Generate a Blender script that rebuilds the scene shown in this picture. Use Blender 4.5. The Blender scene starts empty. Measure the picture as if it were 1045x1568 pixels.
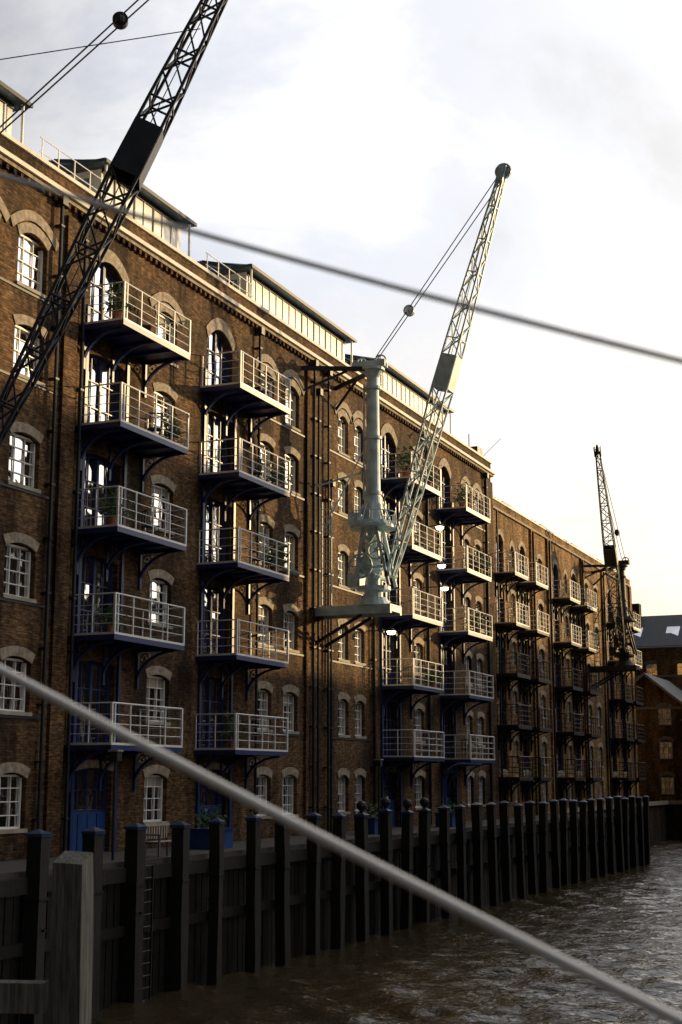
import bpy, math, random
import numpy as np
from mathutils import Vector, Matrix
random.seed(7)
R=math.radians
scene=bpy.context.scene
# ---------------------------------------------------------------- materials
def nodes(name):
    m=bpy.data.materials.new(name); m.use_nodes=True
    nt=m.node_tree; b=nt.nodes['Principled BSDF']
    return m,nt,b
def mat(name,col,rough=.6,metal=0.0,var=.25,scale=3.0,bump=.0,bscale=20,emis=None):
    m,nt,b=nodes(name)
    tc=nt.nodes.new('ShaderNodeTexCoord')
    n=nt.nodes.new('ShaderNodeTexNoise'); n.inputs['Scale'].default_value=scale; n.inputs['Detail'].default_value=6
    nt.links.new(tc.outputs['Object'],n.inputs['Vector'])
    r=nt.nodes.new('ShaderNodeValToRGB')
    c=col
    r.color_ramp.elements[0].position=.3; r.color_ramp.elements[1].position=.7
    r.color_ramp.elements[0].color=(c[0]*(1-var),c[1]*(1-var),c[2]*(1-var),1)
    r.color_ramp.elements[1].color=(min(c[0]*(1+var),1),min(c[1]*(1+var),1),min(c[2]*(1+var),1),1)
    nt.links.new(n.outputs['Fac'],r.inputs['Fac']); nt.links.new(r.outputs['Color'],b.inputs['Base Color'])
    b.inputs['Roughness'].default_value=rough; b.inputs['Metallic'].default_value=metal
    if bump:
        n2=nt.nodes.new('ShaderNodeTexNoise'); n2.inputs['Scale'].default_value=bscale; n2.inputs['Detail'].default_value=4
        nt.links.new(tc.outputs['Object'],n2.inputs['Vector'])
        bp=nt.nodes.new('ShaderNodeBump'); bp.inputs['Strength'].default_value=bump; bp.inputs['Distance'].default_value=.02
        nt.links.new(n2.outputs['Fac'],bp.inputs['Height']); nt.links.new(bp.outputs['Normal'],b.inputs['Normal'])
    if emis:
        b.inputs['Emission Color'].default_value=(*emis[0],1); b.inputs['Emission Strength'].default_value=emis[1]
    return m
def brick(name,c1,c2,mortar,axis='y',stain=.5):
    m,nt,b=nodes(name); L=nt.links
    tc=nt.nodes.new('ShaderNodeTexCoord'); s=nt.nodes.new('ShaderNodeSeparateXYZ'); cb=nt.nodes.new('ShaderNodeCombineXYZ')
    L.new(tc.outputs['Object'],s.inputs[0])
    ad=nt.nodes.new('ShaderNodeMath'); ad.operation='ADD'; L.new(s.outputs['X'],ad.inputs[0]); L.new(s.outputs['Y'],ad.inputs[1]); L.new(ad.outputs[0],cb.inputs['X'])
    L.new(s.outputs['Z'],cb.inputs['Y'])
    t=nt.nodes.new('ShaderNodeTexBrick'); t.inputs['Scale'].default_value=1
    t.inputs['Brick Width'].default_value=.235; t.inputs['Row Height'].default_value=.078; t.inputs['Mortar Size'].default_value=.009
    t.inputs['Color1'].default_value=(*c1,1); t.inputs['Color2'].default_value=(*c2,1); t.inputs['Mortar'].default_value=(*mortar,1)
    t.inputs['Bias'].default_value=-.1
    L.new(cb.outputs[0],t.inputs['Vector'])
    n=nt.nodes.new('ShaderNodeTexNoise'); n.inputs['Scale'].default_value=.42; n.inputs['Detail'].default_value=10; n.inputs['Roughness'].default_value=.74
    mps=nt.nodes.new('ShaderNodeMapping'); mps.inputs['Scale'].default_value=(1.6,1.6,.5)
    L.new(tc.outputs['Object'],mps.inputs['Vector']); L.new(mps.outputs[0],n.inputs['Vector'])
    r=nt.nodes.new('ShaderNodeValToRGB'); r.color_ramp.elements[0].position=.40; r.color_ramp.elements[1].position=.60
    r.color_ramp.elements[0].color=(stain*.68,stain*.70,stain*.78,1); r.color_ramp.elements[1].color=(1.0,1.0,1.0,1)
    L.new(n.outputs['Fac'],r.inputs['Fac'])
    mp=nt.nodes.new('ShaderNodeMapping'); mp.inputs['Scale'].default_value=(4,4,12)
    L.new(tc.outputs['Object'],mp.inputs['Vector'])
    n2=nt.nodes.new('ShaderNodeTexNoise'); n2.inputs['Scale'].default_value=1.2; n2.inputs['Detail'].default_value=3
    L.new(mp.outputs[0],n2.inputs['Vector'])
    r2=nt.nodes.new('ShaderNodeValToRGB'); r2.color_ramp.elements[0].position=.35; r2.color_ramp.elements[1].position=.66
    r2.color_ramp.elements[0].color=(.48,.44,.42,1); r2.color_ramp.elements[1].color=(1.5,1.42,1.28,1)
    L.new(n2.outputs['Fac'],r2.inputs['Fac'])
    m1=nt.nodes.new('ShaderNodeMixRGB'); m1.blend_type='MULTIPLY'; m1.inputs[0].default_value=1
    m2=nt.nodes.new('ShaderNodeMixRGB'); m2.blend_type='MULTIPLY'; m2.inputs[0].default_value=1
    L.new(t.outputs['Color'],m1.inputs[1]); L.new(r.outputs['Color'],m1.inputs[2])
    L.new(m1.outputs[0],m2.inputs[1]); L.new(r2.outputs['Color'],m2.inputs[2])
    L.new(m2.outputs[0],b.inputs['Base Color']); b.inputs['Roughness'].default_value=.9
    b.inputs['Specular IOR Level'].default_value=.2
    ad2=nt.nodes.new('ShaderNodeMath'); ad2.operation='MULTIPLY_ADD'; ad2.inputs[1].default_value=-1.0
    L.new(t.outputs['Fac'],ad2.inputs[0]); L.new(n2.outputs['Fac'],ad2.inputs[2])
    bp=nt.nodes.new('ShaderNodeBump'); bp.inputs['Strength'].default_value=.9; bp.inputs['Distance'].default_value=.02
    L.new(ad2.outputs[0],bp.inputs['Height']); L.new(bp.outputs['Normal'],b.inputs['Normal'])
    return m
def glassmat(name,fac=.6):
    m=bpy.data.materials.new(name); m.use_nodes=True; nt=m.node_tree; nt.nodes.clear(); L=nt.links
    o=nt.nodes.new('ShaderNodeOutputMaterial'); mx=nt.nodes.new('ShaderNodeMixShader')
    g=nt.nodes.new('ShaderNodeBsdfGlossy'); g.inputs['Roughness'].default_value=.03; g.inputs['Color'].default_value=(.98,.98,.99,1)
    d=nt.nodes.new('ShaderNodeBsdfDiffuse'); d.inputs['Color'].default_value=(.012,.014,.016,1)
    tc=nt.nodes.new('ShaderNodeTexCoord'); n=nt.nodes.new('ShaderNodeTexNoise'); n.inputs['Scale'].default_value=1.3
    L.new(tc.outputs['Object'],n.inputs['Vector'])
    bp=nt.nodes.new('ShaderNodeBump'); bp.inputs['Strength'].default_value=.10; bp.inputs['Distance'].default_value=.08
    L.new(n.outputs['Fac'],bp.inputs['Height']); L.new(bp.outputs['Normal'],g.inputs['Normal'])
    mx.inputs[0].default_value=fac
    L.new(d.outputs[0],mx.inputs[1]); L.new(g.outputs[0],mx.inputs[2]); L.new(mx.outputs[0],o.inputs[0])
    return m
M={}
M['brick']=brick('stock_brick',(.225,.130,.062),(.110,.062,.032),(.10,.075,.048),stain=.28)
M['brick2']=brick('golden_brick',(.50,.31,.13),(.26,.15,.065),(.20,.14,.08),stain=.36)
M['brickdark']=brick('soot_brick',(.10,.065,.045),(.06,.04,.03),(.07,.055,.045))
M['arch']=mat('arch_brick',(.30,.245,.18),.85,0,.45,6,.4,30)
M['stone']=mat('weathered_stone',(.34,.30,.24),.8,0,.3,2,.3,12)
M['white']=mat('white_paint',(.82,.81,.78),.4,0,.1,4)
M['navy']=mat('navy_paint',(.010,.030,.13),.4,0,.3,3)
M['blue']=mat('blue_paint',(.014,.06,.22),.35,0,.25,3)
M['cap']=mat('pile_cap_paint',(.03,.055,.11),.3,.2,.4,5,.2)
M['glass']=glassmat('window_glass',.88)
M['iron']=mat('black_iron',(.014,.016,.022),.5,.2,.4,5,.2)
M['greyblue']=mat('crane_paint',(.52,.65,.72),.45,.0,.3,2.2,.3,25)
M['cranedark']=mat('crane_dark',(.014,.018,.028),.5,.1,.4,2.5,.2)  # near-black tone for the left crane
M['cranebrown']=mat('crane_rust_paint',(.045,.04,.036),.6,.2,.4,2.5,.2)
M['panel']=mat('white_cladding',(.80,.80,.78),.3,0,.08,1)
M['roof']=mat('lead_roof',(.07,.11,.16),.35,.3,.2,1.5,.1)
M['slate']=mat('slate',(.05,.055,.065),.6,0,.4,6,.4,14)
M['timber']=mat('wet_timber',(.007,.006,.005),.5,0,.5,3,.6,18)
M['concrete']=mat('quay_paving',(.06,.052,.044),.9,0,.3,.8,.4,8)
M['rope']=mat('wire_rope',(.05,.05,.055),.5,.4,.2)
M['cable']=mat('stainless_cable',(.90,.91,.92),.35,.1,.03,30)
M['leaf']=mat('foliage',(.05,.09,.025),.7,0,.5,8)
M['terracotta']=mat('terracotta',(.35,.13,.07),.8)
M['glint']=mat('sun_glint_glow',(.9,.7,.4),.5,0,.05,emis=((1,.78,.44),22.0))  # emission stands in for sun reflected in the door glass
M['parapet']=mat('parapet_coping',(.72,.67,.58),.7,0,.15,2,.2)
M['rustrail']=mat('brown_rail_paint',(.06,.035,.025),.5,0,.3,3)
def grained(name,c1,c2):
    m,nt,b=nodes(name); L=nt.links
    tc=nt.nodes.new('ShaderNodeTexCoord'); mp=nt.nodes.new('ShaderNodeMapping'); mp.inputs['Scale'].default_value=(14,14,.9)
    L.new(tc.outputs['Object'],mp.inputs['Vector'])
    n=nt.nodes.new('ShaderNodeTexNoise'); n.inputs['Scale'].default_value=1.5; n.inputs['Detail'].default_value=8; n.inputs['Roughness'].default_value=.7
    L.new(mp.outputs[0],n.inputs['Vector'])
    r=nt.nodes.new('ShaderNodeValToRGB'); r.color_ramp.elements[0].position=.35; r.color_ramp.elements[1].position=.68
    r.color_ramp.elements[0].color=(*c1,1); r.color_ramp.elements[1].color=(*c2,1)
    L.new(n.outputs['Fac'],r.inputs['Fac']); L.new(r.outputs['Color'],b.inputs['Base Color']); b.inputs['Roughness'].default_value=.8
    bp=nt.nodes.new('ShaderNodeBump'); bp.inputs['Strength'].default_value=.9; bp.inputs['Distance'].default_value=.03
    L.new(n.outputs['Fac'],bp.inputs['Height']); L.new(bp.outputs['Normal'],b.inputs['Normal'])
    return m
M['oldtimber']=grained('weathered_timber',(.030,.029,.024),(.20,.19,.165))
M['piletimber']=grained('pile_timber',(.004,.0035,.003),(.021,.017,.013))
def watermat():
    m,nt,b=nodes('dock_water'); L=nt.links
    b.inputs['Base Color'].default_value=(.045,.031,.015,1); b.inputs['Roughness'].default_value=.05; b.inputs['IOR'].default_value=1.36
    tc=nt.nodes.new('ShaderNodeTexCoord')
    mp=nt.nodes.new('ShaderNodeMapping'); mp.inputs['Rotation'].default_value=(0,0,R(14)); mp.inputs['Scale'].default_value=(1.2,2.4,1)
    L.new(tc.outputs['Object'],mp.inputs['Vector'])
    n=nt.nodes.new('ShaderNodeTexNoise'); n.inputs['Scale'].default_value=3.4; n.inputs['Detail'].default_value=2; n.inputs['Roughness'].default_value=.5; n.inputs['Distortion'].default_value=.5
    L.new(mp.outputs[0],n.inputs['Vector'])
    bp=nt.nodes.new('ShaderNodeBump'); bp.inputs['Strength'].default_value=1; bp.inputs['Distance'].default_value=.045
    L.new(n.outputs['Fac'],bp.inputs['Height']); L.new(bp.outputs['Normal'],b.inputs['Normal'])
    return m
M['water']=watermat()
# ---------------------------------------------------------------- mesh builder
class MB:
    def __init__(s): s.v=[];s.f=[];s.m=[];s.mats=[];s.T=None
    def mi(s,k):
        if k not in s.mats: s.mats.append(k)
        return s.mats.index(k)
    def av(s,p):
        p=tuple(p)
        if s.T: p=s.T(*p)
        s.v.append(p); return len(s.v)-1
    def poly(s,pts,k):
        s.f.append([s.av(p) for p in pts]); s.m.append(s.mi(k))
    def hexa(s,P,k):
        i=[s.av(p) for p in P]
        for q in ((0,3,2,1),(4,5,6,7),(0,1,5,4),(1,2,6,5),(2,3,7,6),(3,0,4,7)):
            s.f.append([i[a] for a in q]); s.m.append(s.mi(k))
    def box(s,x0,x1,y0,y1,z0,z1,k):
        s.hexa([(x0,y0,z0),(x1,y0,z0),(x1,y1,z0),(x0,y1,z0),(x0,y0,z1),(x1,y0,z1),(x1,y1,z1),(x0,y1,z1)],k)
    def beam(s,p,q,w,h,k,up=(0,0,1)):
        p=Vector(p);q=Vector(q);d=(q-p).normalized(); u=Vector(up)
        if abs(d.dot(u))>.95: u=Vector((1,0,0))
        a=d.cross(u).normalized()*w/2; b=a.cross(d).normalized()*h/2
        s.hexa([p-a-b,p+a-b,p+a+b,p-a+b,q-a-b,q+a-b,q+a+b,q-a+b],k)
    def cyl(s,p,q,r0,r1,k,n=12,caps=True):
        p=Vector(p);q=Vector(q);d=(q-p).normalized(); u=Vector((0,0,1)) if abs(d.z)<.9 else Vector((1,0,0))
        a=d.cross(u).normalized(); b=a.cross(d).normalized()
        A=[s.av(p+(a*math.cos(t)+b*math.sin(t))*r0) for t in [2*math.pi*i/n for i in range(n)]]
        B=[s.av(q+(a*math.cos(t)+b*math.sin(t))*r1) for t in [2*math.pi*i/n for i in range(n)]]
        for i in range(n):
            j=(i+1)%n; s.f.append([A[i],A[j],B[j],B[i]]); s.m.append(s.mi(k))
        if caps:
            s.f.append(A[::-1]); s.m.append(s.mi(k)); s.f.append(B); s.m.append(s.mi(k))
    def tube(s,pts,r,k,n=8):
        for a,b in zip(pts[:-1],pts[1:]): s.cyl(a,b,r,r,k,n)
    def ring(s,c,axis,r,th,k,n=18,spokes=5):
        c=Vector(c); ax=Vector(axis).normalized(); u=Vector((0,0,1)) if abs(ax.z)<.9 else Vector((1,0,0))
        a=ax.cross(u).normalized(); b=a.cross(ax)
        P=[c+(a*math.cos(t)+b*math.sin(t))*r for t in [2*math.pi*i/n for i in range(n)]]
        for i in range(n): s.beam(P[i],P[(i+1)%n],th,th*1.2,k,up=ax)
        for i in range(spokes):
            t=2*math.pi*i/spokes; s.beam(c,c+(a*math.cos(t)+b*math.sin(t))*r,th*.7,th*.7,k,up=ax)
        s.cyl(c-ax*th,c+ax*th,th*1.3,th*1.3,k,8)
    def ball(s,c,r,k,n=10):
        c=Vector(c); rows=[]
        for i in range(n//2+1):
            ph=math.pi*i/(n//2)
            rows.append([s.av(c+Vector((math.sin(ph)*math.cos(2*math.pi*j/n),math.sin(ph)*math.sin(2*math.pi*j/n),math.cos(ph)))*r) for j in range(n)])
        for i in range(n//2):
            for j in range(n):
                s.f.append([rows[i][j],rows[i+1][j],rows[i+1][(j+1)%n],rows[i][(j+1)%n]]); s.m.append(s.mi(k))
    def mesh(s,name):
        me=bpy.data.meshes.new(name); me.from_pydata(s.v,[],s.f)
        for k in s.mats: me.materials.append(M[k])
        me.polygons.foreach_set('material_index',s.m); me.update(); return me
    def obj(s,name,parent=None,smooth=False):
        return link(name,s.mesh(name),parent)
def link(name,me,parent=None,loc=None,rot=None):
    o=bpy.data.objects.new(name,me); scene.collection.objects.link(o)
    if parent: o.parent=parent
    if loc: o.location=loc
    if rot: o.rotation_euler=rot
    return o
def empty(name,loc=(0,0,0)):
    o=bpy.data.objects.new(name,None); scene.collection.objects.link(o); o.location=loc; o.empty_display_size=.5; return o
# ---------------------------------------------------------------- facade pieces (outward = +x, along y)
def facade(mb,xf,ylo,yhi,zlo,zhi,cols,k,depth=.28):
    y=ylo
    for (y0,y1,ops) in sorted(cols):
        mb.poly([(xf,y,zlo),(xf,y0,zlo),(xf,y0,zhi),(xf,y,zhi)],k)
        prev=None; N=8
        def above(prev,ztop):
            if prev is None:
                mb.poly([(xf,y0,zlo),(xf,y1,zlo),(xf,y1,ztop),(xf,y0,ztop)],k)
            else:
                z0,z1,ri=prev
                A=[(y0+(y1-y0)*i/N, z1-ri+ri*(1-(2*i/N-1)**2)) for i in range(N+1)]
                for (ya,za),(yb,zb) in zip(A[:-1],A[1:]):
                    mb.poly([(xf,ya,za),(xf,yb,zb),(xf,yb,ztop),(xf,ya,ztop)],k)
                    mb.poly([(xf,ya,za),(xf-depth,ya,za),(xf-depth,yb,zb),(xf,yb,zb)],k)
        for (z0,z1,ri) in ops:
            if z0>zlo+1e-4: above(prev,z0)
            zs=z1-ri; xb=xf-depth
            mb.poly([(xf,y0,z0),(xb,y0,z0),(xb,y0,zs),(xf,y0,zs)],k)
            mb.poly([(xf,y1,z0),(xf,y1,zs),(xb,y1,zs),(xb,y1,z0)],k)
            mb.poly([(xf,y0,z0),(xf,y1,z0),(xb,y1,z0),(xb,y0,z0)],k)
            prev=(z0,z1,ri)
        above(prev,zhi)
        y=y1
    mb.poly([(xf,y,zlo),(xf,yhi,zlo),(xf,yhi,zhi),(xf,y,zhi)],k)
def arch(mb,xf,y0,y1,z1,ri,k,th=.3,ex=.14,pr=.03):
    N=8; rr=ri*1.1
    A=[]
    for i in range(N+1):
        t=i/N; ya=y0+(y1-y0)*t; za=z1-ri+ri*(1-(2*t-1)**2)
        yo=y0-ex+(y1-y0+2*ex)*t; zo=z1-ri+th-.04+rr*(1-(2*t-1)**2)
        A.append((ya,za,yo,zo))
    for a,b in zip(A[:-1],A[1:]):
        mb.hexa([(xf-.05,a[0],a[1]),(xf+pr,a[0],a[1]),(xf+pr,b[0],b[1]),(xf-.05,b[0],b[1]),
                 (xf-.05,a[2],a[3]),(xf+pr,a[2],a[3]),(xf+pr,b[2],b[3]),(xf-.05,b[2],b[3])],k)
def panes(mb,x,y0,y1,z0,z1,nc,nr,fk,fw=.07,bw=.03,gk='glass'):
    for i in range(nc):
        for j in range(nr):
            ya=y0+(y1-y0)*i/nc; yb=y0+(y1-y0)*(i+1)/nc; za=z0+(z1-z0)*j/nr; zb=z0+(z1-z0)*(j+1)/nr
            t=random.uniform(-.006,.006);u=random.uniform(-.008,.008)
            mb.poly([(x-t-u,ya,za),(x+t-u,yb,za),(x+t+u,yb,zb),(x-t+u,ya,zb)],gk)
    mb.box(x+.01,x+.07,y0,y0+fw,z0,z1,fk); mb.box(x+.01,x+.07,y1-fw,y1,z0,z1,fk)
    mb.box(x+.01,x+.068,y0+fw,y1-fw,z0,z0+fw,fk); mb.box(x+.01,x+.068,y0+fw,y1-fw,z1-fw,z1,fk)
    for i in range(1,nc):
        y=y0+(y1-y0)*i/nc; mb.box(x+.015,x+.05,y-bw/2,y+bw/2,z0+fw,z1-fw,fk)
    for j in range(1,nr):
        z=z0+(z1-z0)*j/nr; mb.box(x+.015,x+.046,y0+fw,y1-fw,z-bw/2,z+bw/2,fk)
def window(mb,xf,y0,y1,z0,z1,ri,nc=3,nr=4,ark='arch',fk='white'):
    panes(mb,xf-.22,y0,y1,z0,z1-ri*.35,nc,nr,fk,.06,.026)
    mb.box(xf-.22,xf+.06,y0-.06,y1+.06,z0-.1,z0+.003,'stone')
    arch(mb,xf,y0,y1,z1,ri,ark)
    if random.random()<.2:
        zz=z0+(z1-z0)*random.uniform(.45,.8)
        mb.box(xf-.209,xf-.207,y0+.07,y1-.07,zz,z1-ri*.5,'stone')
def balcony_mesh(W,D,name,railk='white',slabk='navy'):
    mb=MB()
    mb.box(0,D-.05,-W/2+.05,W/2-.05,-.10,-.01,slabk)
    for y in [-W/2+.05+ (W-.1)*i/4 for i in range(5)]:
        mb.box(.0,D-.06,y-.03,y+.03,-.2,-.103,slabk)
    mb.box(D-.05,D,-W/2,W/2,-.05,.015,railk); mb.box(D-.05,D-.004,-W/2,W/2,-.2,-.053,slabk)
    for s in(-1,1):
        a,b=(-W/2,-W/2+.048) if s<0 else (W/2-.048,W/2)
        mb.box(0,D-.052,a,b,-.05,.015,railk); mb.box(0,D-.052,a+.003,b-.003,-.2,-.053,slabk)
    ny=5
    ys=[-W/2+.03+(W-.06)*i/(ny-1) for i in range(ny)]
    for i,y in enumerate(ys):
        w=.032 if i in(0,ny-1) else .02
        mb.box(D-.03-w,D-.03+w,y-w,y+w,.016,1.14,railk)
        if i==0 : mb.box(D-.03-.02,D-.03+.02,y+.16,y+.20,.016,1.1,railk)
    for s in(-1,1):
        for x in(.05,D*.5):
            mb.box(x-.016,x+.016,s*(W/2-.03)-.016,s*(W/2-.03)+.016,.016,1.12,railk)
    for z,r in((.27,.0125),(.54,.0125),(.81,.0125),(1.13,.024)):
        mb.cyl((D-.03,-W/2+.03,z),(D-.03,W/2-.03,z),r,r,railk,6)
        for s in(-1,1): mb.cyl((0,s*(W/2-.03),z),(D-.03,s*(W/2-.03),z),r,r,railk,6)
    for s in(-1,-.1,1):
        y=s*(W/2-.25)
        P=[(D*.86*(1-math.cos(math.pi/2*i/7)) ,y,-1.25+1.03*math.sin(math.pi/2*i/7)) for i in range(8)]
        for a,b in zip(P[:-1],P[1:]): mb.beam(a,b,.07,.1,slabk,up=(0,1,0))
        mb.box(0,.08,y-.05,y+.05,-1.35,-.203,slabk)
        mb.ring((D*.2,y,-.42),(0,1,0),.15,.03,slabk,10,0)
    return mb.mesh(name)
# ================================================================= WAREHOUSE 1
X=-23.4; G=-2.12
wh=empty('brick_warehouse',(X,52,G)); 
def keep(o,par):
    o.parent=par; o.matrix_parent_inverse=Matrix.Translation(par.location).inverted(); return o
F1=[1.0,4.12,7.24,10.36,13.48]
FL=[G]+F1
wcols=[(17.2,18.5),(19.4,20.7),(24.0,25.3),(29.3,30.5),(31.5,32.9),(39.1,40.5),(46.8,48.1),(49.1,50.4),(54.4,55.5),(56.2,57.3),(63.5,64.8),(71.3,72.3),(73.2,74.3)]
dcols=[(21.9,23.6),(35.2,37.2),(42.65,44.6),(59.4,61.3),(67.4,69.2)]
wall=MB(); win=MB(); cols=[]
for a,b in wcols:
    ops=[]
    for i,f in enumerate(FL):
        z0=f+.8; z1=f+2.3
        if i==5: z0=f+.3;z1=f+1.95
        ri=.16 if i<5 else .28
        ops.append((z0,z1,ri)); window(win,X,a,b,z0,z1,ri,3,4)
        if i==5: arch(wall,X,a-.35,b+.35,z1+.35,.5,'arch',.3,.15,.05)
    cols.append((a,b,ops))
for a,b in dcols:
    ops=[]
    for i,f in enumerate(FL):
        z0=f+.01 if i else f+.02; z1=f+2.45; ri=.1 if i<5 else .55
        ops.append((z0,z1,ri))
        if i==0:
            win.box(X-.24,X-.16,a+.02,b-.02,z0,z0+1.15,'blue'); 
            for t in(.25,.5,.75): win.box(X-.158,X-.14,a+(b-a)*t-.02,a+(b-a)*t+.02,z0+.05,z0+1.1,'navy')
            panes(win,X-.24,a,b,z0+1.153,z1,4,2,'navy')
        else:
            m_=(a+b)/2
            panes(win,X-.24,a,m_-.002,z0,z1,2,3,'navy',.06,.035); panes(win,X-.24,m_+.002,b,z0,z1,2,3,'navy',.06,.035)
        arch(wall,X,a,b,z1,ri,'arch' if i in(0,5) else 'brick',.26 if i<5 else .42,.14,.04)
    cols.append((a,b,ops))
    for yy in(a-.17,b+.17): win.box(X+.003,X+.09,yy-.07,yy+.07,G,14.2,'navy')
facade(wall,X,14.0,76.4,G,17.2,cols,'brick',.3)
wall.poly([(X,14,G),(X,14,17.2),(X-14,14,17.2),(X-14,14,G)],'brick'); wall.poly([(X,76.4,G),(X-14,76.4,G),(X-14,76.4,17.2),(X,76.4,17.2)],'brick')
wall.poly([(X-14,14,G),(X-14,14,17.2),(X-14,76.4,17.2),(X-14,76.4,G)],'brick')
wall.poly([(X-14,14,17.1),(X-.02,14,17.1),(X-.02,76.4,17.1),(X-14,76.4,17.1)],'slate')
for y0,y1 in((33.75,34.45),(25.9,26.5),(51.0,51.25),(58.25,58.55),(65.4,65.9),(75.2,76.4)):
    wall.box(X+.002,X+.11,y0,y1,G,16.6,'brick')
for i,f in enumerate(FL):
    z=f+.62 if i<5 else f+.1
    for y0,y1 in((14,21.3),(24.2,25.85),(26.55,33.7),(46.6,50.95),(53.4,58.2),(71.2,75.15)):
        if i: wall.box(X+.001,X+.035,y0,y1,z,z+.07,'iron')
cor=MB()
cor.box(X-.3,X+.16,13.9,76.5,16.95,17.08,'arch'); cor.box(X-.3,X+.26,13.85,76.55,17.083,17.22,'parapet')
cor.box(X-.32,X+.02,14,76.4,17.223,17.72,'brick'); cor.box(X-.38,X+.10,13.95,76.45,17.723,17.84,'parapet')
y=14.3
while y<76: cor.box(X+.003,X+.13,y,y+.12,16.8,16.945,'brick'); y+=.34
for (ya,yb) in((32.6,36.3),(42.8,46.6),(57.6,60.3)):
    y=ya+.1
    while y<yb: cor.box(X-.22,X-.19,y,y+.03,17.843,18.65,'white'); y+=.85
    for z in(18.2,18.65): cor.cyl((X-.2,ya,z),(X-.2,yb,z),.018,.018,'white',6)
pipe=MB()
for y,zt in((34.6,16.6),(33.3,16.7),(45.9+.6,16.6),(51.55,16.7),(52.0,15.6),(53.0,16.7),(53.3,12),(58.05,16.7),(65.2,16.6),(75.0,16.6),(26.2,16.7)):
    pipe.cyl((X+.17,y,G),(X+.17,y,zt),.055,.055,'iron',8)
    pipe.box(X+.03,X+.3,y-.13,y+.13,zt,zt+.28,'iron')
    z=G+1
    while z<zt-.5: pipe.box(X+.002,X+.235,y-.085,y+.085,z,z+.06,'iron'); z+=1.56
for o in(wall.obj('walls'),win.obj('windows_and_doors'),cor.obj('parapet_and_cornice'),pipe.obj('rainwater_pipes')): keep(o,wh)
# penthouses
for (y0,y1) in((20.5,32.4),(36.4,42.4),(46.8,57.4),(60.5,71.2)):
    p=MB(); xf=X-.8; EZ=19.5
    p.box(xf-6,xf,y0+.4,y1-.4,17.1,EZ,'panel')
    y=y0+.55
    while y<y1-.6:
        p.box(xf+.002,xf+.035,y,y+.06,17.2,EZ-.03,'iron' if int(y*3)%4==0 else 'white'); y+=.62
    p.box(xf+.003,xf+.05,y0+.4,y1-.4,EZ-.14,EZ-.003,'iron')
    for k in range(4): p.box(xf-1.5-k*1.3,xf-.4-k*1.3,y0+.385,y0+.398,17.7,EZ-.25,'glass')
    for k in range(5): p.box(xf-.38-k*1.3,xf-.3-k*1.3,y0+.35,y0+.398,17.1,EZ-.01,'white')
    a=(xf-6.6,y0);b=(xf+.4,y1); z=EZ+.1
    p.box(a[0],b[0],a[1],b[1],EZ+.02,z,'roof'); p.box(b[0]-.005,b[0]+.04,a[1],b[1],EZ,EZ+.13,'iron'); p.box(a[0],b[0],a[1]-.04,a[1]+.002,EZ,EZ+.13,'roof')
    h=1.0; q=[(a[0],a[1],z),(b[0],a[1],z),(b[0],b[1],z),(a[0],b[1],z)]; rI=[(a[0]+2.8,a[1]+1.3,z+h),(b[0]-2.8,a[1]+1.3,z+h),(b[0]-2.8,b[1]-1.3,z+h),(a[0]+2.8,b[1]-1.3,z+h)]
    for i in range(4):
        j=(i+1)%4; p.poly([q[i],q[j],rI[j],rI[i]],'roof')
        for s in range(1,14):
            t=s/14; A=Vector(q[i]).lerp(Vector(q[j]),t); B=Vector(rI[i]).lerp(Vector(rI[j]),t)
            p.beam(A+Vector((0,0,.02)),B+Vector((0,0,.02)),.04,.07,'roof')
    p.poly(rI,'roof')
    p.cyl((xf+.3,y1-.3,17.1),(xf+.3,y1-.3,EZ),.045,.045,'white',6)
    p.cyl((xf+.3,y0+.2,17.1),(xf+.3,y0+.2,EZ),.045,.045,'white',6)
    keep(p.obj('penthouse'),wh)
rc=MB(); rc.box(X-1,X-.3,75.0,76.0,17.9,18.5,'iron'); rc.beam((X-.3,75.8,18),(X+.6,76.6,19.2),.03,.03,'iron'); rc.cyl((X-.6,74.4,17.9),(X-.6,74.4,19.1),.03,.03,'iron',6)
rc.cyl((X-.6,45.5,17.9),(X-.6,45.5,18.5),.12,.12,'iron'); rc.beam((X-2,52,20),(X-2,52,20.9),.04,.04,'white'); rc.beam((X-2,51.7,20.7),(X-2,52.3,20.7),.04,.04,'white')
keep(rc.obj('roof_vents'),wh)
bmA=balcony_mesh(4.05,1.56,'balcony'); 
bys=[(22.75),(36.67),(44.25),(61.2),(69.1)]
for y in bys:
    for f in F1:
        keep(link('balcony',bmA,None,(X+.003,y,f)),wh)
def glintobj(x,y,z,par):
    l=MB(); l.box(X-x+.003,.02,-.025,.025,.06,.11,'iron'); l.cyl((0,0,.02),(0,0,.16),.22,.1,'iron',12); l.cyl((0,0,-.10),(0,0,.019),.14,.2,'glint',12); keep(link('added_sun_glint',l.mesh('added_sun_glint'),None,(x,y,z)),par)  # added glowing fitting in place of a sun glint, no real lamp there
for (y,f) in((64.3,12.0),(64.5,10.15),(64.9,9.1),(57.7,6.3)): glintobj(-22.3,y,f,wh)
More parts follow.
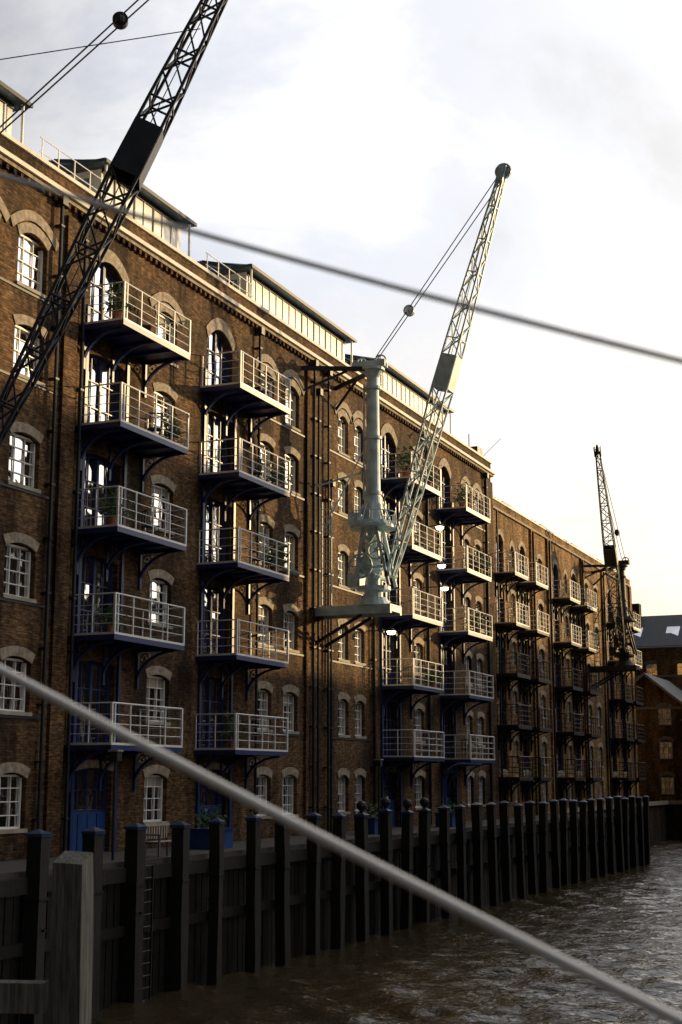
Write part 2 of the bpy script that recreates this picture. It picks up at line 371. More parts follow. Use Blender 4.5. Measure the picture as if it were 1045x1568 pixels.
# ================================================================= WAREHOUSE 2
X2=X-.02
w2=empty('brick_warehouse',(X2,95,G)); wall=MB(); win=MB(); cols=[]
F2=[.1,2.95,5.8,8.65,11.5]
for a,b in((86.0,87.2),(98.4,99.6),(101.2,102.4)):
    ops=[]
    for f in [G-.1]+F2:
        ops.append((f+.8,f+2.2,.2)); window(win,X2,a,b,f+.8,f+2.2,.2,2,4)
    cols.append((a,b,ops))
dc=[(77.3,78.7),(80.0,80.9),(81.9,83.3),(89.8,91.2),(92.6,93.5),(94.6,96.0),(105.6,107.0),(109.4,110.8)]
for a,b in dc:
    ops=[]
    for i,f in enumerate([G]+F2):
        z0=f+.02;z1=f+2.4;ri=.15 if i<5 else .4
        if b-a<1: z0=f+.8;z1=f+2.1
        ops.append((z0,z1,ri)); panes(win,X2-.2,a,b,z0,z1-ri*.3,2,3,'white' if b-a<1 else 'navy'); arch(wall,X2,a,b,z1,ri,'arch')
    cols.append((a,b,ops))
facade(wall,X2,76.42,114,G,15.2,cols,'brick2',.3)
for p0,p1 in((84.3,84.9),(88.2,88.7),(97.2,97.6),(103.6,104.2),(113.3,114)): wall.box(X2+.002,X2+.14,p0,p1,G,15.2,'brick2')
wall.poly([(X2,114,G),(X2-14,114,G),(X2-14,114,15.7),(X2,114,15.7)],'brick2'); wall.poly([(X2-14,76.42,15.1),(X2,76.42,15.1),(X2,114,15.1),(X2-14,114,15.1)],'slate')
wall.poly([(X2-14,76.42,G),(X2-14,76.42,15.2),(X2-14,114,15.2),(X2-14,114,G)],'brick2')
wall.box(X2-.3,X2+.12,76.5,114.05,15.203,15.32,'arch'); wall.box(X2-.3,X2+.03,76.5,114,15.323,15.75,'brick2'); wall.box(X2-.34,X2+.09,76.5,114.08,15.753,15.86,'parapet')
for yy in(82,90.5,99,107):
    wall.box(X2-2.2,X2-1.0,yy,yy+1.4,15.1,16.5,'brick2'); wall.box(X2-2.3,X2-.9,yy-.1,yy+1.5,16.503,16.62,'slate')
    for q in(.35,1.0): wall.cyl((X2-1.6,yy+q,16.62),(X2-1.6,yy+q,17.0),.12,.1,'terracotta',8)
for yy in(76.9,84.6,88.5,97.4,103.9):
    wall.cyl((X2+.2,yy,G),(X2+.2,yy,15.1),.06,.06,'iron',8)
bmB=balcony_mesh(2.7,1.25,'balcony_small','white','iron')
bmC=balcony_mesh(2.7,1.25,'balcony_brown','rustrail','iron')
for y in(78.1,82.5,90.6,95.3,106.3,110.2):
    for i,f in enumerate(F2): keep(link('balcony',bmB if i>2 else bmC,None,(X2+.003,y,f)),w2)
for o in(wall.obj('walls'),win.obj('windows_and_doors')): keep(o,w2)
# ================================================================= other buildings
def simple_block(name,T,ylo,yhi,top,floors,pitch,wk,depthb,kroof='slate',gable=0):
    e=empty(name,T(0,(ylo+yhi)/2,G)); w=MB(); g=MB(); w.T=T; g.T=T; cols=[]
    n=max(1,int((yhi-ylo)/pitch)); st=(yhi-ylo)/n
    for i in range(n):
        c=ylo+st*(i+.5); a=c-.6;b=c+.6; ops=[]
        f=G
        for k in range(floors):
            ops.append((f+.8,f+2.3,.2)); window(g,0,a,b,f+.8,f+2.3,.2,2,3); f+=(top-G-.8)/floors
        cols.append((a,b,ops))
    facade(w,0,ylo,yhi,G,top,cols,wk,.3)
    w.poly([(0,ylo,G),(0,ylo,top),(-depthb,ylo,top),(-depthb,ylo,G)],wk); w.poly([(0,yhi,G),(-depthb,yhi,G),(-depthb,yhi,top),(0,yhi,top)],wk)
    w.poly([(-depthb,ylo,G),(-depthb,ylo,top),(-depthb,yhi,top),(-depthb,yhi,G)],wk)
    w.box(-.2,.15,ylo,yhi,top+.002,top+.3,'stone')
    if gable:
        m_=-depthb/2
        w.poly([(.4,ylo-.3,top+.1),(.4,yhi+.3,top+.1),(m_,yhi+.3,top+gable),(m_,ylo-.3,top+gable)],kroof)
        w.poly([(-depthb-.4,ylo-.3,top+.1),(m_,ylo-.3,top+gable),(m_,yhi+.3,top+gable),(-depthb-.4,yhi+.3,top+.1)],kroof)
        for yy in(ylo,yhi): w.poly([(0,yy,top),(m_,yy,top+gable),(-depthb,yy,top)],wk)
    else: w.poly([(-depthb,ylo,top),(0,ylo,top),(0,yhi,top),(-depthb,yhi,top)],kroof)
    for o in(w.obj('walls'),g.obj('windows')): keep(o,e)
    return e
TE=lambda x,y,z:(12-x,y,z)
simple_block('brick_warehouse',TE,44,93,21.0,7,4.2,'brickdark',10)
simple_block('brick_warehouse',TE,93.5,124.5,14.4,5,4.2,'brickdark',10)
simple_block('brick_warehouse',TE,125,200,18.4,6,4.2,'brickdark',10)
TN=lambda x,y,z:(y,152-x,z)
e=simple_block('brick_terrace',TN,-60,8,13.6,5,3.2,'brick2',12,'slate',4.2)
s=MB(); s.T=TN
for xx in range(-56,6,4):
    s.hexa([(-1.6,xx,14.75),(-1.5,xx+1.4,14.75),(-3.4,xx+1.4,16.1),(-3.4,xx,16.1),(-1.6,xx,14.9),(-1.5,xx+1.4,14.9),(-3.4,xx+1.4,16.25),(-3.4,xx,16.25)],'glass')
for xx in(-47,-33,-19): s.box(-6.8,-5.6,xx,xx+1.6,16,19.2,'brickdark')
s.box(.002,.06,-60,8,4.6,4.85,'stone'); s.box(.002,.06,-60,8,10.6,10.8,'stone')
keep(s.obj('rooflights_and_chimneys'),e)
def gable_house(x0,x1,y0,y1,ez,rz,wk,nm):
    e=empty(nm,((x0+x1)/2,y0,G)); w=MB(); xm=(x0+x1)/2
    w.poly([(x0,y0,G),(x1,y0,G),(x1,y0,ez),(xm,y0,rz),(x0,y0,ez)],wk)
    w.poly([(x1,y0,G),(x1,y1,G),(x1,y1,ez),(x1,y0,ez)],wk); w.poly([(x0,y0,G),(x0,y0,ez),(x0,y1,ez),(x0,y1,G)],wk)
    w.poly([(x0,y1,G),(x0,y1,ez),(xm,y1,rz),(x1,y1,ez),(x1,y1,G)],wk)
    for sx,xe in((-1,x0),(1,x1)):
        A=Vector((xe+sx*.3,y0-.3,ez-.15));B=Vector((xm,y0-.3,rz+.05)); C=Vector((xm,y1,rz+.05)); D=Vector((xe+sx*.3,y1,ez-.15)); u=Vector((0,0,.15))
        w.hexa([A,B,C,D,A+u,B+u,C+u,D+u],'slate')
        w.beam(A+Vector((0,-.03,.02)),B+Vector((0,-.03,.02)),.06,.2,'stone')
    w.T=lambda x,y,z:(y,y0-x,z)
    nx=2
    for f in(G,1.0,4.0):
        for k in range(nx):
            c=x0+(x1-x0)*(k+.5)/nx
            w.box(-.02,.012,c-.65,c+.65,f+.7,f+2.4,'navy')
            panes(w,.02,c-.6,c+.6,f+.75,f+2.3,3,3,'stone'); arch(w,.01,c-.65,c+.65,f+2.5,.25,'arch',.3,.1,.05)
    w.box(.003,.05,x0,x1,6.2,6.4,'stone')
    keep(w.obj('walls_roof_windows'),e)
gable_house(-29,-22.3,130,142,6.5,9.3,'brick2','gabled_brick_house')
gable_house(-22.0,-15.5,129,142,5.2,8.0,'brick2','gabled_brick_house')
# ================================================================= ground, quay, water
g=MB()
def gq(x0,x1,y0,y1): g.poly([(x0,y0,G-.004),(x1,y0,G-.004),(x1,y1,G-.004),(x0,y1,G-.004)],'concrete')
gq(-3000,-18.3,-3000,90); gq(-3000,-23.45,90,126); gq(-3000,3000,126,3000); gq(10,3000,-3000,126)
g.obj('ground')
q=MB()
def vq(a,b,k='brickdark'): q.poly([(a[0],a[1],-8),(b[0],b[1],-8),(b[0],b[1],G-.004),(a[0],a[1],G-.004)],k)
vq((-18.3,-3000),(-18.3,90),'timber'); vq((-18.3,90),(-23.45,90),'timber'); vq((-23.45,90),(-23.45,126)); vq((-23.45,126),(10,126)); vq((10,126),(10,-3000))
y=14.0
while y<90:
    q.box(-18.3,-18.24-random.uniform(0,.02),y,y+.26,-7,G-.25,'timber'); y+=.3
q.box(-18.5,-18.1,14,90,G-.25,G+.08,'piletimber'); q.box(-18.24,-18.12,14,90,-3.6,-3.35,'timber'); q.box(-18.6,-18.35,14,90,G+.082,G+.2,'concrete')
q.box(-23.5,-23.2,90,126,G,G+.3,'stone'); q.box(-23.4,10,125.8,126.3,G,G+.3,'stone')
q.obj('quay_wall')
x0,x1,y0,y1=-23.45,10.0,4.0,126.0; nx,ny=220,860
xs=np.linspace(x0,x1,nx); ys=np.linspace(y0,y1,ny); XX,YY=np.meshgrid(xs,ys)
rng=np.random.default_rng(5); ZZ=np.zeros_like(XX)
for i in range(60):
    lam=0.5*(2.6/0.5)**rng.random(); ang=math.radians(76)+rng.normal()*.5
    k=2*math.pi/lam; amp=.0062*lam**.8*(.5+rng.random())
    ph=rng.random()*6.28+1.5*np.sin(XX*.13+i)+1.2*np.sin(YY*.09+i*2)
    ZZ+=amp*np.sin(k*(XX*math.cos(ang)+YY*math.sin(ang))+ph)
patch=.75+.45*np.sin(XX*.21+.8*np.sin(YY*.07))*np.sin(YY*.11+1.0)
ZZ*=patch
edge=np.minimum(1,np.minimum((YY-y0),(y1-YY))/2); ZZ*=np.clip(edge,0,1)
verts=np.stack([XX,YY,ZZ-5.1],-1).reshape(-1,3).tolist()
faces=[(j*nx+i,j*nx+i+1,(j+1)*nx+i+1,(j+1)*nx+i) for j in range(ny-1) for i in range(nx-1)]
n0=len(verts); verts+=[(x0,-3000,-5.1),(x1,-3000,-5.1),(x1,y0,-5.1),(x0,y0,-5.1)]; faces.append((n0,n0+1,n0+2,n0+3))
me=bpy.data.meshes.new('water'); me.from_pydata(verts,[],faces); me.materials.append(M['water'])
me.polygons.foreach_set('use_smooth',[True]*len(me.polygons)); me.update(); link('water',me)
def pile_mesh(nm,ball,seed):
    random.seed(seed)
    p=MB(); a=.165
    zs=[-3.9,-2.6,-1.2,.0,1.02]
    P=[]
    for z in zs:
        j=lambda:random.uniform(-.02,.02)
        P.append([(-a+j(),-a+j(),z),(a+j(),-a+j(),z),(a+j(),a+j(),z),(-a+j(),a+j(),z)])
    for A,B in zip(P[:-1],P[1:]):
        for i in range(4): p.poly([A[i],A[(i+1)%4],B[(i+1)%4],B[i]],'piletimber')
    p.poly(P[-1],'piletimber')
    p.box(-.19,.19,-.19,.19,1.0,1.07,'cap')
    p.poly([(-.2,-.2,1.07),(.2,-.2,1.07),(.2,.2,1.07),(-.2,.2,1.07)],'cap')
    for (u,v) in (((-.2,-.2),(.2,-.2)),((.2,-.2),(.2,.2)),((.2,.2),(-.2,.2)),((-.2,.2),(-.2,-.2))):
        p.poly([(*u,1.071),(*v,1.071),(0,0,1.17)],'cap')
    p.box(-.185,.185,-.185,.185,-.3,-.24,'iron'); p.cyl((.16,0,-.9),(.24,0,-.9),.03,.03,'iron',6)
    if ball: p.cyl((0,0,1.15),(0,0,1.25),.06,.06,'iron',8); p.ball((0,0,1.36),.17,'iron',12)
    return p.mesh(nm)
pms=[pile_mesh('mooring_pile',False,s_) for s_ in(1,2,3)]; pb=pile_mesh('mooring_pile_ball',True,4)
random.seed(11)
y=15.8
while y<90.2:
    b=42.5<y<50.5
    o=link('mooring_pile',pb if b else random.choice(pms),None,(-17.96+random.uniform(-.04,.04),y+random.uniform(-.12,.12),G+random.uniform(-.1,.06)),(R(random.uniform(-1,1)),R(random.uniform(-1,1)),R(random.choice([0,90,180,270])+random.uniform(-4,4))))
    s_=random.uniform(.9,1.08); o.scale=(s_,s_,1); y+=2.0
p=MB(); a=.142
tops=[(-a,-a,.02),(a,-a,.0),(a,a,.09),(-a,a,.11)]
ring=[]
for z in(-7,-5,-3,-1.5,-.6,None):
    row=[]
    for i,(x_,y_) in enumerate(((-a,-a),(a,-a),(a,a),(-a,a))):
        zz=tops[i][2] if z is None else z
        c=.93 if z is None else 1
        row.append((x_*c+random.uniform(-.01,.01),y_*c+random.uniform(-.01,.01),zz))
    ring.append(row)
for A,B in zip(ring[:-1],ring[1:]):
    for i in range(4): p.poly([A[i],A[(i+1)%4],B[(i+1)%4],B[i]],'oldtimber')
p.poly(ring[-1],'oldtimber')
p.cyl((-.07,-.14,-1.45),(-.07,-.19,-1.45),.035,.035,'iron',8); p.cyl((-.07,-.14,-1.62),(-.07,-.18,-1.62),.02,.02,'iron',8)
o=p.obj('timber_post'); o.location=(-7.53,11.36,-.76); o.rotation_euler=(R(.5),R(-1.0),R(12))
bm=o.modifiers.new('bev','BEVEL'); bm.width=.012
p=MB(); p.beam((0,0,0),(-6,-2.4,.06),.2,.26,'oldtimber')
o=p.obj('timber_rail'); o.location=(-7.72,11.28,-1.93)
p=MB(); p.box(-.16,.16,-.16,.16,-6,.9,'oldtimber'); p.box(-.17,.17,-.17,.17,.2,.26,'iron'); p.poly([(-.16,-.16,.902),(.16,-.16,.902),(.16,.16,1.0),(-.16,.16,1.0)],'oldtimber'); o=p.obj('timber_post'); o.location=(-13.7,8.85,-1.9)
l=MB()
for dy in(-.22,.22): l.box(0,.05,dy-.025,dy+.025,-3.2,.1,'iron')
z=-3.0
while z<.1: l.cyl((.025,-.22,z),(.025,.22,z),.014,.014,'iron',6); z+=.28
l.obj('quay_ladder').location=(-18.05,30.4,G)
b=MB()
for s_ in(-.62,.62):
    b.box(-.25,-.2,s_-.03,s_+.03,0,.84,'oldtimber'); b.box(.2,.25,s_-.03,s_+.03,0,.6,'oldtimber'); b.box(-.2,.2,s_-.025,s_+.025,.38,.42,'oldtimber'); b.box(-.2,.26,s_-.03,s_+.03,.602,.64,'oldtimber')
for i in range(4): b.box(-.18+i*.1,-.1+i*.1,-.66,.66,.422,.445,'stone')
for i in range(9):
    yy=-.55+i*.137; b.box(-.235,-.215,yy-.03,yy+.03,.5,.84,'stone')
b.box(-.25,-.2,-.66,.66,.842,.9,'stone')
b.obj('park_bench').location=(-20.4,35.2,G)
for yy in(40.2,53.6,63.0):
    b=MB(); b.box(-.4,.4,-.7,.7,0,.55,'blue'); b.box(-.44,.44,-.74,.74,.552,.62,'navy'); 
    for i in range(160):
        c=Vector((random.gauss(0,.22),random.gauss(0,.4),.65+abs(random.gauss(0,.28)))); u=Vector((random.uniform(-1,1),random.uniform(-1,1),random.uniform(-1,1))).normalized()*.09; v=u.orthogonal().normalized()*.05
        b.poly([c-u,c+v,c+u,c-v],'leaf')
    b.obj('planter_box').location=(-21.6,yy,G)
d=MB(); P=[(0,0,0),(0,0,1.9)]+[(.75*(1-math.cos(t)),0,1.9+.85*math.sin(t)) for t in [math.pi/2*i/8 for i in range(1,9)]]+[(1.6,0,2.7)]
d.tube(P,.06,'blue',10); d.cyl((0,0,0),(0,0,.25),.14,.12,'blue',10); d.cyl((1.55,0,2.66),(1.55,0,1.9),.01,.01,'rope',5); d.beam((0,0,1.5),(.5,0,2.5),.04,.04,'blue')
d.obj('blue_davit').location=(-20.0,57.9,G)
for yy in(33.4,52.6):
    d=MB(); d.cyl((0,0,0),(0,0,2.6),.04,.035,'iron',8); d.box(-.12,.12,-.12,.12,2.6,2.85,'iron'); d.box(-.15,.15,-.15,.15,2.853,2.9,'stone'); d.obj('quay_lamp').location=(-20.9,yy,G)
def plant(loc,sc):
    b=MB(); b.cyl((0,0,0),(0,0,.3),.12,.17,'terracotta',10)
    for i in range(170):
        c=Vector((random.gauss(0,.2),random.gauss(0,.2),.35+abs(random.gauss(.2,.28)))); u=Vector((random.uniform(-1,1),random.uniform(-1,1),random.uniform(-.3,1))).normalized()*.12; v=u.orthogonal().normalized()*.035
        b.poly([c-u,c+v,c+u,c-v],'leaf')
    o=b.obj('potted_plant'); o.location=loc; o.scale=(sc,)*3
for (y,f,s_) in((59.7,13.48,1.4),(62.5,13.48,1.1),(70.2,10.36,1.3),(69.8,7.24,1.2),(67.7,13.48,1.1),(38.3,10.36,.9),(42.8,1,1.0),(62.9,4.12,1.0),(35.1,4.12,.8),(35.0,7.24,1.0),(45.9,7.24,1.1),(46.0,10.36,.9),(35.0,13.48,1.0)): plant((X+1.15,y,f+.003),s_)
def chair(loc,rz):
    b=MB()
    for a_ in(-.2,.2):
        for c_ in(-.2,.2): b.cyl((a_,c_,0),(a_*.9,c_*.9,.44),.015,.015,'iron',6)
    b.box(-.22,.22,-.22,.22,.44,.47,'oldtimber')
    for t in(-.18,0,.18): b.box(-.22,-.19,t-.03,t+.03,.471,.9,'oldtimber')
    b.box(-.23,-.185,-.22,.22,.902,.95,'oldtimber')
    o=b.obj('patio_chair'); o.location=loc; o.rotation_euler=(0,0,rz)
for (y,f,r_) in((37.6,7.24,1),(37.7,10.36,2.2),(45.0,7.24,.4),(44.8,10.36,2),(60.5,4.12,1),(68.6,1,1.5),(36.9,13.48,.6),(45.2,13.48,2.6),(61.8,10.36,1.1),(69.6,10.36,.2)): chair((X+.9,y,f+.003),r_)
# ================================================================= CRANES
def truss(mb,A,B,prof,k,bays=18,ch=.075,br=.042,plate=None):
    A=Vector(A);B=Vector(B);d=(B-A).normalized(); s=d.cross(Vector((0,0,1))).normalized(); n=s.cross(d).normalized()
    def wid(t):
        for (t0,w0),(t1,w1) in zip(prof[:-1],prof[1:]):
            if t<=t1: return w0+(w1-w0)*(t-t0)/(t1-t0)
        return prof[-1][1]
    S=[]
    for i in range(bays+1):
        t=i/bays; c=A.lerp(B,t); w=wid(t)/2
        S.append([c+s*w+n*w*.85,c-s*w+n*w*.85,c-s*w-n*w*.85,c+s*w-n*w*.85])
    for i in range(bays):
        for j in range(4):
            mb.beam(S[i][j],S[i+1][j],ch,ch,k,up=n)
            j2=(j+1)%4
            a,b=(S[i][j],S[i+1][j2]) if (i+j)%2 else (S[i][j2],S[i+1][j])
            mb.beam(a,b,br,br,k,up=n)
            if i%2==0: mb.beam(S[i][j],S[i][j2],br,br,k,up=n)
    if plate:
        i0=int(plate[0]*bays); i1=i0+plate[1]
        for j in (0,1,2,3):
            j2=(j+1)%4
            o_=( (S[i0][j]+S[i0][j2])/2-A.lerp(B,i0/bays)).normalized()*.05
            mb.hexa([S[i0][j],S[i0][j2],S[i1][j2],S[i1][j],S[i0][j]+o_,S[i0][j2]+o_,S[i1][j2]+o_,S[i1][j]+o_],k)
    return s,n,d
def crane(yc,xb,zb,tip,k,knob=.26,zbase=6.6,wallx=X,ztop=16.9,ws=1.0,kf=.26):
    e=empty('dock_crane',(xb,yc,zbase)); bd=MB()
    for dy in(-.55,.55):
        bd.box(wallx,xb+.95,yc+dy-.08,yc+dy+.08,zbase-.18,zbase+.12,k); bd.beam((wallx+.05,yc+dy,zbase-1.3),(xb-.3,yc+dy,zbase-.2),.1,.12,'iron')
    for x_ in(xb-.8,xb-.2,xb+.4,xb+.9): bd.box(x_-.06,x_+.06,yc-.47,yc+.47,zbase-.1,zbase+.1,k)
    bd.box(wallx,xb+.95,yc-.62,yc+.62,zbase+.123,zbase+.18,k)
    bd.cyl((xb,yc,zbase+.18),(xb,yc,zbase+.5),.7,.55,k,18); bd.cyl((xb,yc,zbase+.5),(xb,yc,zbase+.8),.38,.38,k,14); bd.cyl((xb,yc,zbase+.8),(xb,yc,zbase+.95),.7,.7,k,18)
    for dy in(-.4,.4):
        for (xa,xc) in((-.65,-.28),(.8,.28)):
            bd.beam((xb+xa,yc+dy,zbase+.95),(xb+xc,yc+dy,zbase+3.3),.1,.12,k)
        bd.beam((xb-.6,yc+dy,zbase+1.7),(xb+.6,yc+dy,zbase+1.7),.06,.1,k); bd.beam((xb-.5,yc+dy,zbase+1.7),(xb+.3,yc+dy,zbase+3.2),.05,.07,k)
    bd.cyl((xb-.25,yc-.36,zbase+1.8),(xb-.25,yc+.36,zbase+1.8),.36,.36,k,16)
    bd.ring((xb-.35,yc-.52,zbase+1.75),(0,1,0),.48,.07,k,18,6); bd.ring((xb+.35,yc-.55,zbase+2.35),(0,1,0),.36,.06,k,16,5); bd.ring((xb-.05,yc-.6,zbase+2.9),(0,1,0),.25,.05,k,14,4)
    bd.cyl((xb+.2,yc-.6,zbase+1.35),(xb+.2,yc+.6,zbase+1.35),.1,.1,k,10)
    bd.box(xb-1.0,xb-.5,yc-.3,yc+.3,zbase+.95,zbase+1.5,k)
    bd.cyl((xb,yc,zbase+.95),(xb,yc,zbase+3.5),.27,.3,k,16)
    bd.cyl((xb,yc,zbase+3.3),(xb,yc,zbase+3.42),.95,.95,k,20); bd.cyl((xb,yc,zbase+3.42),(xb,yc,zbase+3.62),.75,.65,k,20); bd.cyl((xb,yc,zbase+3.62),(xb,yc,zbase+4.6),.42,.33,k,18)
    for i in range(10):
        t=2*math.pi*i/10; bd.beam((xb+.8*math.cos(t),yc+.8*math.sin(t),zbase+3.42),(xb+.42*math.cos(t),yc+.42*math.sin(t),zbase+4.3),.05,.05,k)
    for i in range(14):
        t=2*math.pi*i/14; t2=2*math.pi*(i+1)/14
        bd.cyl((xb+.92*math.cos(t),yc+.92*math.sin(t),zbase+3.42),(xb+.92*math.cos(t),yc+.92*math.sin(t),zbase+3.95),.015,.015,k,5)
        bd.cyl((xb+.92*math.cos(t),yc+.92*math.sin(t),zbase+3.95),(xb+.92*math.cos(t2),yc+.92*math.sin(t2),zbase+3.95),.018,.018,k,5)
    bd.box(xb-.9,xb-.5,yc-.5,yc+.3,zbase+3.42,zbase+3.95,k)
    bd.cyl((xb,yc,zbase+4.6),(xb,yc,ztop-.7),.30,.25,k,18)
    for z in(zbase+4.7,zbase+7,ztop-1.2): bd.cyl((xb,yc,z),(xb,yc,z+.12),.36,.36,k,18)
    bd.beam((xb-.33,yc-.2,zbase+4.5),(xb-.3,yc-.2,ztop-1),.06,.06,k); 
    bd.cyl((xb,yc,ztop-.7),(xb,yc,ztop-.4),.25,.42,k,16); bd.cyl((xb,yc,ztop-.4),(xb,yc,ztop-.28),.5,.5,k,16)
    bd.box(xb-.85,xb+.6,yc-.18,yc-.1,ztop-.28,ztop+.02,k); bd.box(xb-.85,xb+.6,yc+.1,yc+.18,ztop-.28,ztop+.02,k)
    bd.ring((xb+.35,yc,ztop),(0,1,0),.24,.06,k,14,4); bd.ring((xb-.5,yc,ztop),(0,1,0),.2,.05,k,14,4)
    for dy in(-1.3,1.3): 
        bd.beam((wallx,yc+dy*1.3,ztop-.45),(xb,yc+.1*dy,ztop-.35),.1,.18,'iron'); bd.beam((wallx,yc+dy*1.3,ztop-1.4),(xb-.9,yc+dy*.45,ztop-.45),.07,.1,'iron')
    bd.beam((wallx,yc-.6,ztop-5.2),(xb-.2,yc-.1,ztop-4.6),.05,.07,k); bd.beam((wallx+.6,yc-.9,zbase+3.2),(xb-.3,yc-.2,zbase+6.6),.05,.05,k)
    bd.cyl((wallx+.5,yc-.8,zbase+.2),(wallx+.5,yc-.8,zbase+4.4),.03,.03,k,6); bd.cyl((wallx+.9,yc-.8,zbase+.2),(wallx+.9,yc-.8,zbase+4.4),.03,.03,k,6)
    z=zbase+.5
    while z<zbase+4.4: bd.cyl((wallx+.5,yc-.8,z),(wallx+.9,yc-.8,z),.018,.018,k,5); z+=.3
    keep(bd.obj('mast_and_machinery'),e)
    jb=MB(); B=Vector(tip)
    hd=Vector((B.x-xb,B.y-yc,0)).normalized()
    A=Vector((xb,yc,zb))+hd*.75
    sd,nn,dd=truss(jb,A,B,[(0,.3*ws),(.12,.5*ws),(.45,.76*ws),(.6,.68*ws),(1,.26)],k,24,ch=.07*ws,br=.042*ws,plate=(.47,2))
    for s_ in(-.2,.2):
        jb.beam(B-dd*.3+sd*s_,B+dd*.35+sd*s_,.06,.3,k,up=nn)
    jb.ring(B+dd*.15,sd,.3,.09,k,16,5); jb.cyl(B+dd*.15-sd*.08,B+dd*.15+sd*.08,.24,.24,k,14)
    jb.cyl(A-sd*.45,A+sd*.45,.12,.12,k,10)
    keep(jb.obj('jib'),e)
    rp=MB(); H=Vector((xb+.2,yc,ztop+.15)); 
    for s_,en in((.12,.2),(-.12,-.25)):
        rp.cyl(H+sd*s_,B+sd*s_+dd*en,.022,.022,'rope',5)
    K=H.lerp(B,kf); rp.ball(K,knob,'rope' if k!='greyblue' else k,12); rp.cyl(K-sd*.1,K+sd*.1,knob*1.15,knob*1.15,'iron' if k!='greyblue' else k,16)
    rp.cyl(A+dd*3,B+nn*.1,.014,.014,'rope',5)
    keep(rp.obj('luffing_ropes'),e)
    return e,B,A
crane(52.4,-21.0,8.0,(-15.3,52.4,24.1),'greyblue',.2)
e1,B1,A1=crane(26.0,-21.0,7.3,(-14.56,29.8,22.9),'cranedark',.17,6.0,ws=1.05,ztop=14.6,kf=.47)
rp=MB(); rp.cyl((-21.2,24.5,16.3),Vector(A1).lerp(Vector(B1),.72),.014,.014,'rope',5); keep(rp.obj('guy_rope'),e1)
crane(99.5,-21.0,8.6,(-20.2,89.8,21.0),'cranebrown',.2,7.6,X2,15.2)
# ================================================================= footbridge
br=empty('footbridge',(0,0,-1.7)); b=MB()
b.box(-18.4,10.2,-1.6,1.2,-1.95,-1.75,'oldtimber'); b.box(-18.4,10.2,1.2,1.35,-2.1,-1.6,'iron'); b.box(-18.4,10.2,-1.75,-1.6,-2.1,-1.6,'iron')
keep(b.obj('deck'),br)
def cable(P,Q,r,ext,nm,sag):
    P=Vector(P);Q=Vector(Q);d=Q-P; c=MB(); pts=[]
    for i in range(41):
        t=-ext+(1+2*ext)*i/40; pts.append(P+d*t+Vector((0,0,-sag*4*t*(1-t))))
    c.tube(pts,r,'cable',12); c.obj(nm)
cable((-1.9945,2.6,1.4114),(-.42,2.6,.7664),.0062,2.0,'bridge_cable',.010)
cable((-1.932,2.6,.238),(-.4715,2.6,-.412),.0105,2.0,'bridge_cable',.004)
# ================================================================= camera
cd=bpy.data.cameras.new('camera'); cam=bpy.data.objects.new('camera',cd); scene.collection.objects.link(cam)
cam.location=(0,0,0); cam.rotation_euler=(R(90+10.64),0,R(23.16)); cd.sensor_fit='VERTICAL'; cd.sensor_height=36; cd.lens=50; cd.clip_end=6000; cd.clip_start=.05
cd.dof.use_dof=True; cd.dof.focus_distance=55; cd.dof.aperture_fstop=3.2
scene.camera=cam
# ================================================================= light
AZ,EL=R(36),R(10)
S=Vector((math.cos(EL)*math.sin(AZ),math.cos(EL)*math.cos(AZ),math.sin(EL)))
sl=bpy.data.lights.new('sun','SUN'); sl.energy=5.0; sl.angle=R(.8); sl.color=(1,.70,.33)
so=bpy.data.objects.new('sun',sl); scene.collection.objects.link(so); so.rotation_euler=S.to_track_quat('Z','Y').to_euler()
W=bpy.data.worlds.new('World'); scene.world=W; W.use_nodes=True; nt=W.node_tree; nt.nodes.clear(); L=nt.links
N=nt.nodes.new
out=N('ShaderNodeOutputWorld'); bg=N('ShaderNodeBackground'); bg.inputs['Strength'].default_value=.1; L.new(bg.outputs[0],out.inputs[0])
sky=N('ShaderNodeTexSky'); sky.sky_type='NISHITA'; sky.sun_disc=False; sky.sun_elevation=EL; sky.sun_rotation=AZ
tc=N('ShaderNodeTexCoord'); sp=N('ShaderNodeSeparateXYZ'); L.new(tc.outputs['Generated'],sp.inputs[0])
def math_(op,a,b=None,c=None,clamp=False):
    n=N('ShaderNodeMath'); n.operation=op; n.use_clamp=clamp
    for i,v in enumerate((a,b,c)):
        if v is None: continue
        if isinstance(v,(int,float)): n.inputs[i].default_value=v
        else: L.new(v,n.inputs[i])
    return n.outputs[0]
def mix(bt,f,a,b):
    n=N('ShaderNodeMixRGB'); n.blend_type=bt
    for i,v in enumerate((f,a,b)):
        if isinstance(v,(int,float,tuple)): n.inputs[i].default_value=v
        else: L.new(v,n.inputs[i])
    return n.outputs[0]
zc=math_('MAXIMUM',sp.outputs['Z'],0.0); zd=math_('ADD',zc,.30)
u=math_('DIVIDE',sp.outputs['X'],zd); v=math_('DIVIDE',sp.outputs['Y'],zd)
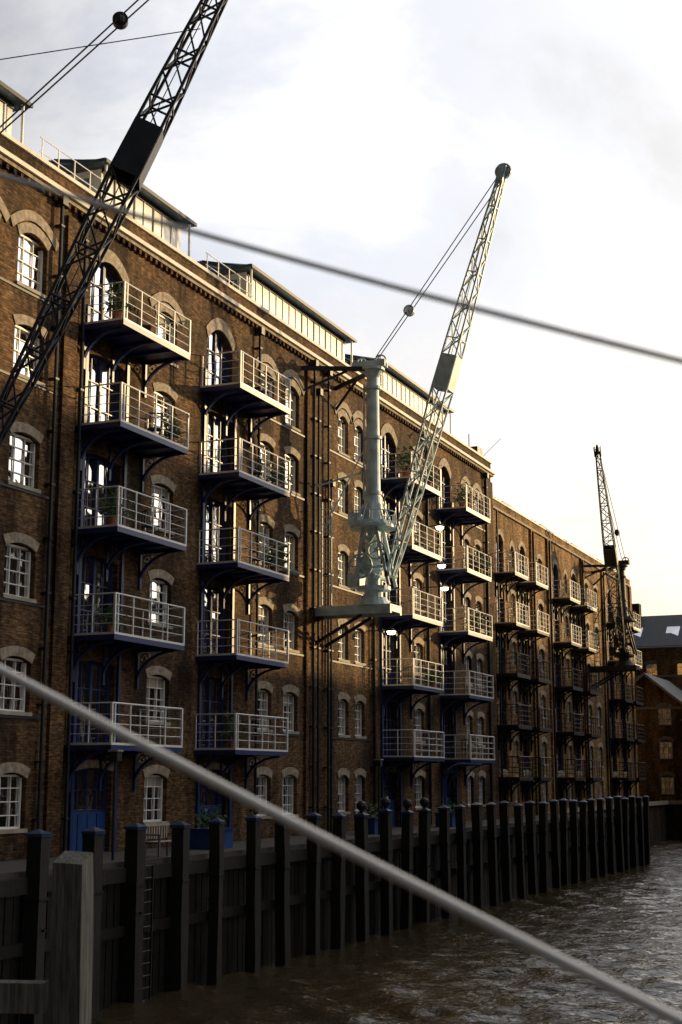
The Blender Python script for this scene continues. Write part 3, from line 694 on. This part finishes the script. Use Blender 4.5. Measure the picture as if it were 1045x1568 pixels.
cb=N('ShaderNodeCombineXYZ'); L.new(u,cb.inputs[0]); L.new(v,cb.inputs[1]); cb.inputs[2].default_value=1.3
n1=N('ShaderNodeTexNoise'); n1.inputs['Scale'].default_value=1.9; n1.inputs['Detail'].default_value=8; n1.inputs['Roughness'].default_value=.58; n1.inputs['Distortion'].default_value=.3
L.new(cb.outputs[0],n1.inputs['Vector'])
rp=N('ShaderNodeValToRGB'); rp.color_ramp.interpolation='EASE'; e=rp.color_ramp.elements; e[0].position=.34; e[0].color=(.56,.58,.63,1); e[1].position=.62; e[1].color=(.98,.98,1.01,1)
m_=rp.color_ramp.elements.new(.50); m_.color=(.70,.735,.82,1)
L.new(n1.outputs['Fac'],rp.inputs['Fac'])
dt=N('ShaderNodeVectorMath'); dt.operation='DOT_PRODUCT'; L.new(tc.outputs['Generated'],dt.inputs[0]); dt.inputs[1].default_value=tuple(S)
mr=N('ShaderNodeMapRange'); mr.inputs['From Min'].default_value=.08; mr.inputs['From Max'].default_value=.50; mr.inputs['To Min'].default_value=.035; mr.inputs['To Max'].default_value=1.10
mr.interpolation_type='SMOOTHSTEP'
L.new(dt.outputs['Value'],mr.inputs['Value'])
wz=N('ShaderNodeMapRange'); wz.inputs['From Min'].default_value=.0; wz.inputs['From Max'].default_value=.34; wz.inputs['To Min'].default_value=1; wz.inputs['To Max'].default_value=0
L.new(zc,wz.inputs['Value'])
warm=mix('MIX',wz.outputs[0],(1,1,1,1),(1.55,1.24,.76,1))
c1=mix('MULTIPLY',1.0,rp.outputs['Color'],warm)
c2=mix('MULTIPLY',1.0,c1,mr.outputs[0])
gl=math_('POWER',math_('MAXIMUM',dt.outputs['Value'],0.0),3.2); 
gcol=mix('MULTIPLY',1.0,(.95,.84,.66,1),gl)
c3=mix('ADD',1.0,c2,gcol)
c4=mix('MULTIPLY',1.0,c3,(10,10,10,1))
c5=mix('MIX',.96,sky.outputs[0],c4)
L.new(c5,bg.inputs['Color'])
scene.view_settings.view_transform='Standard'; scene.view_settings.look='None'; scene.view_settings.exposure=0
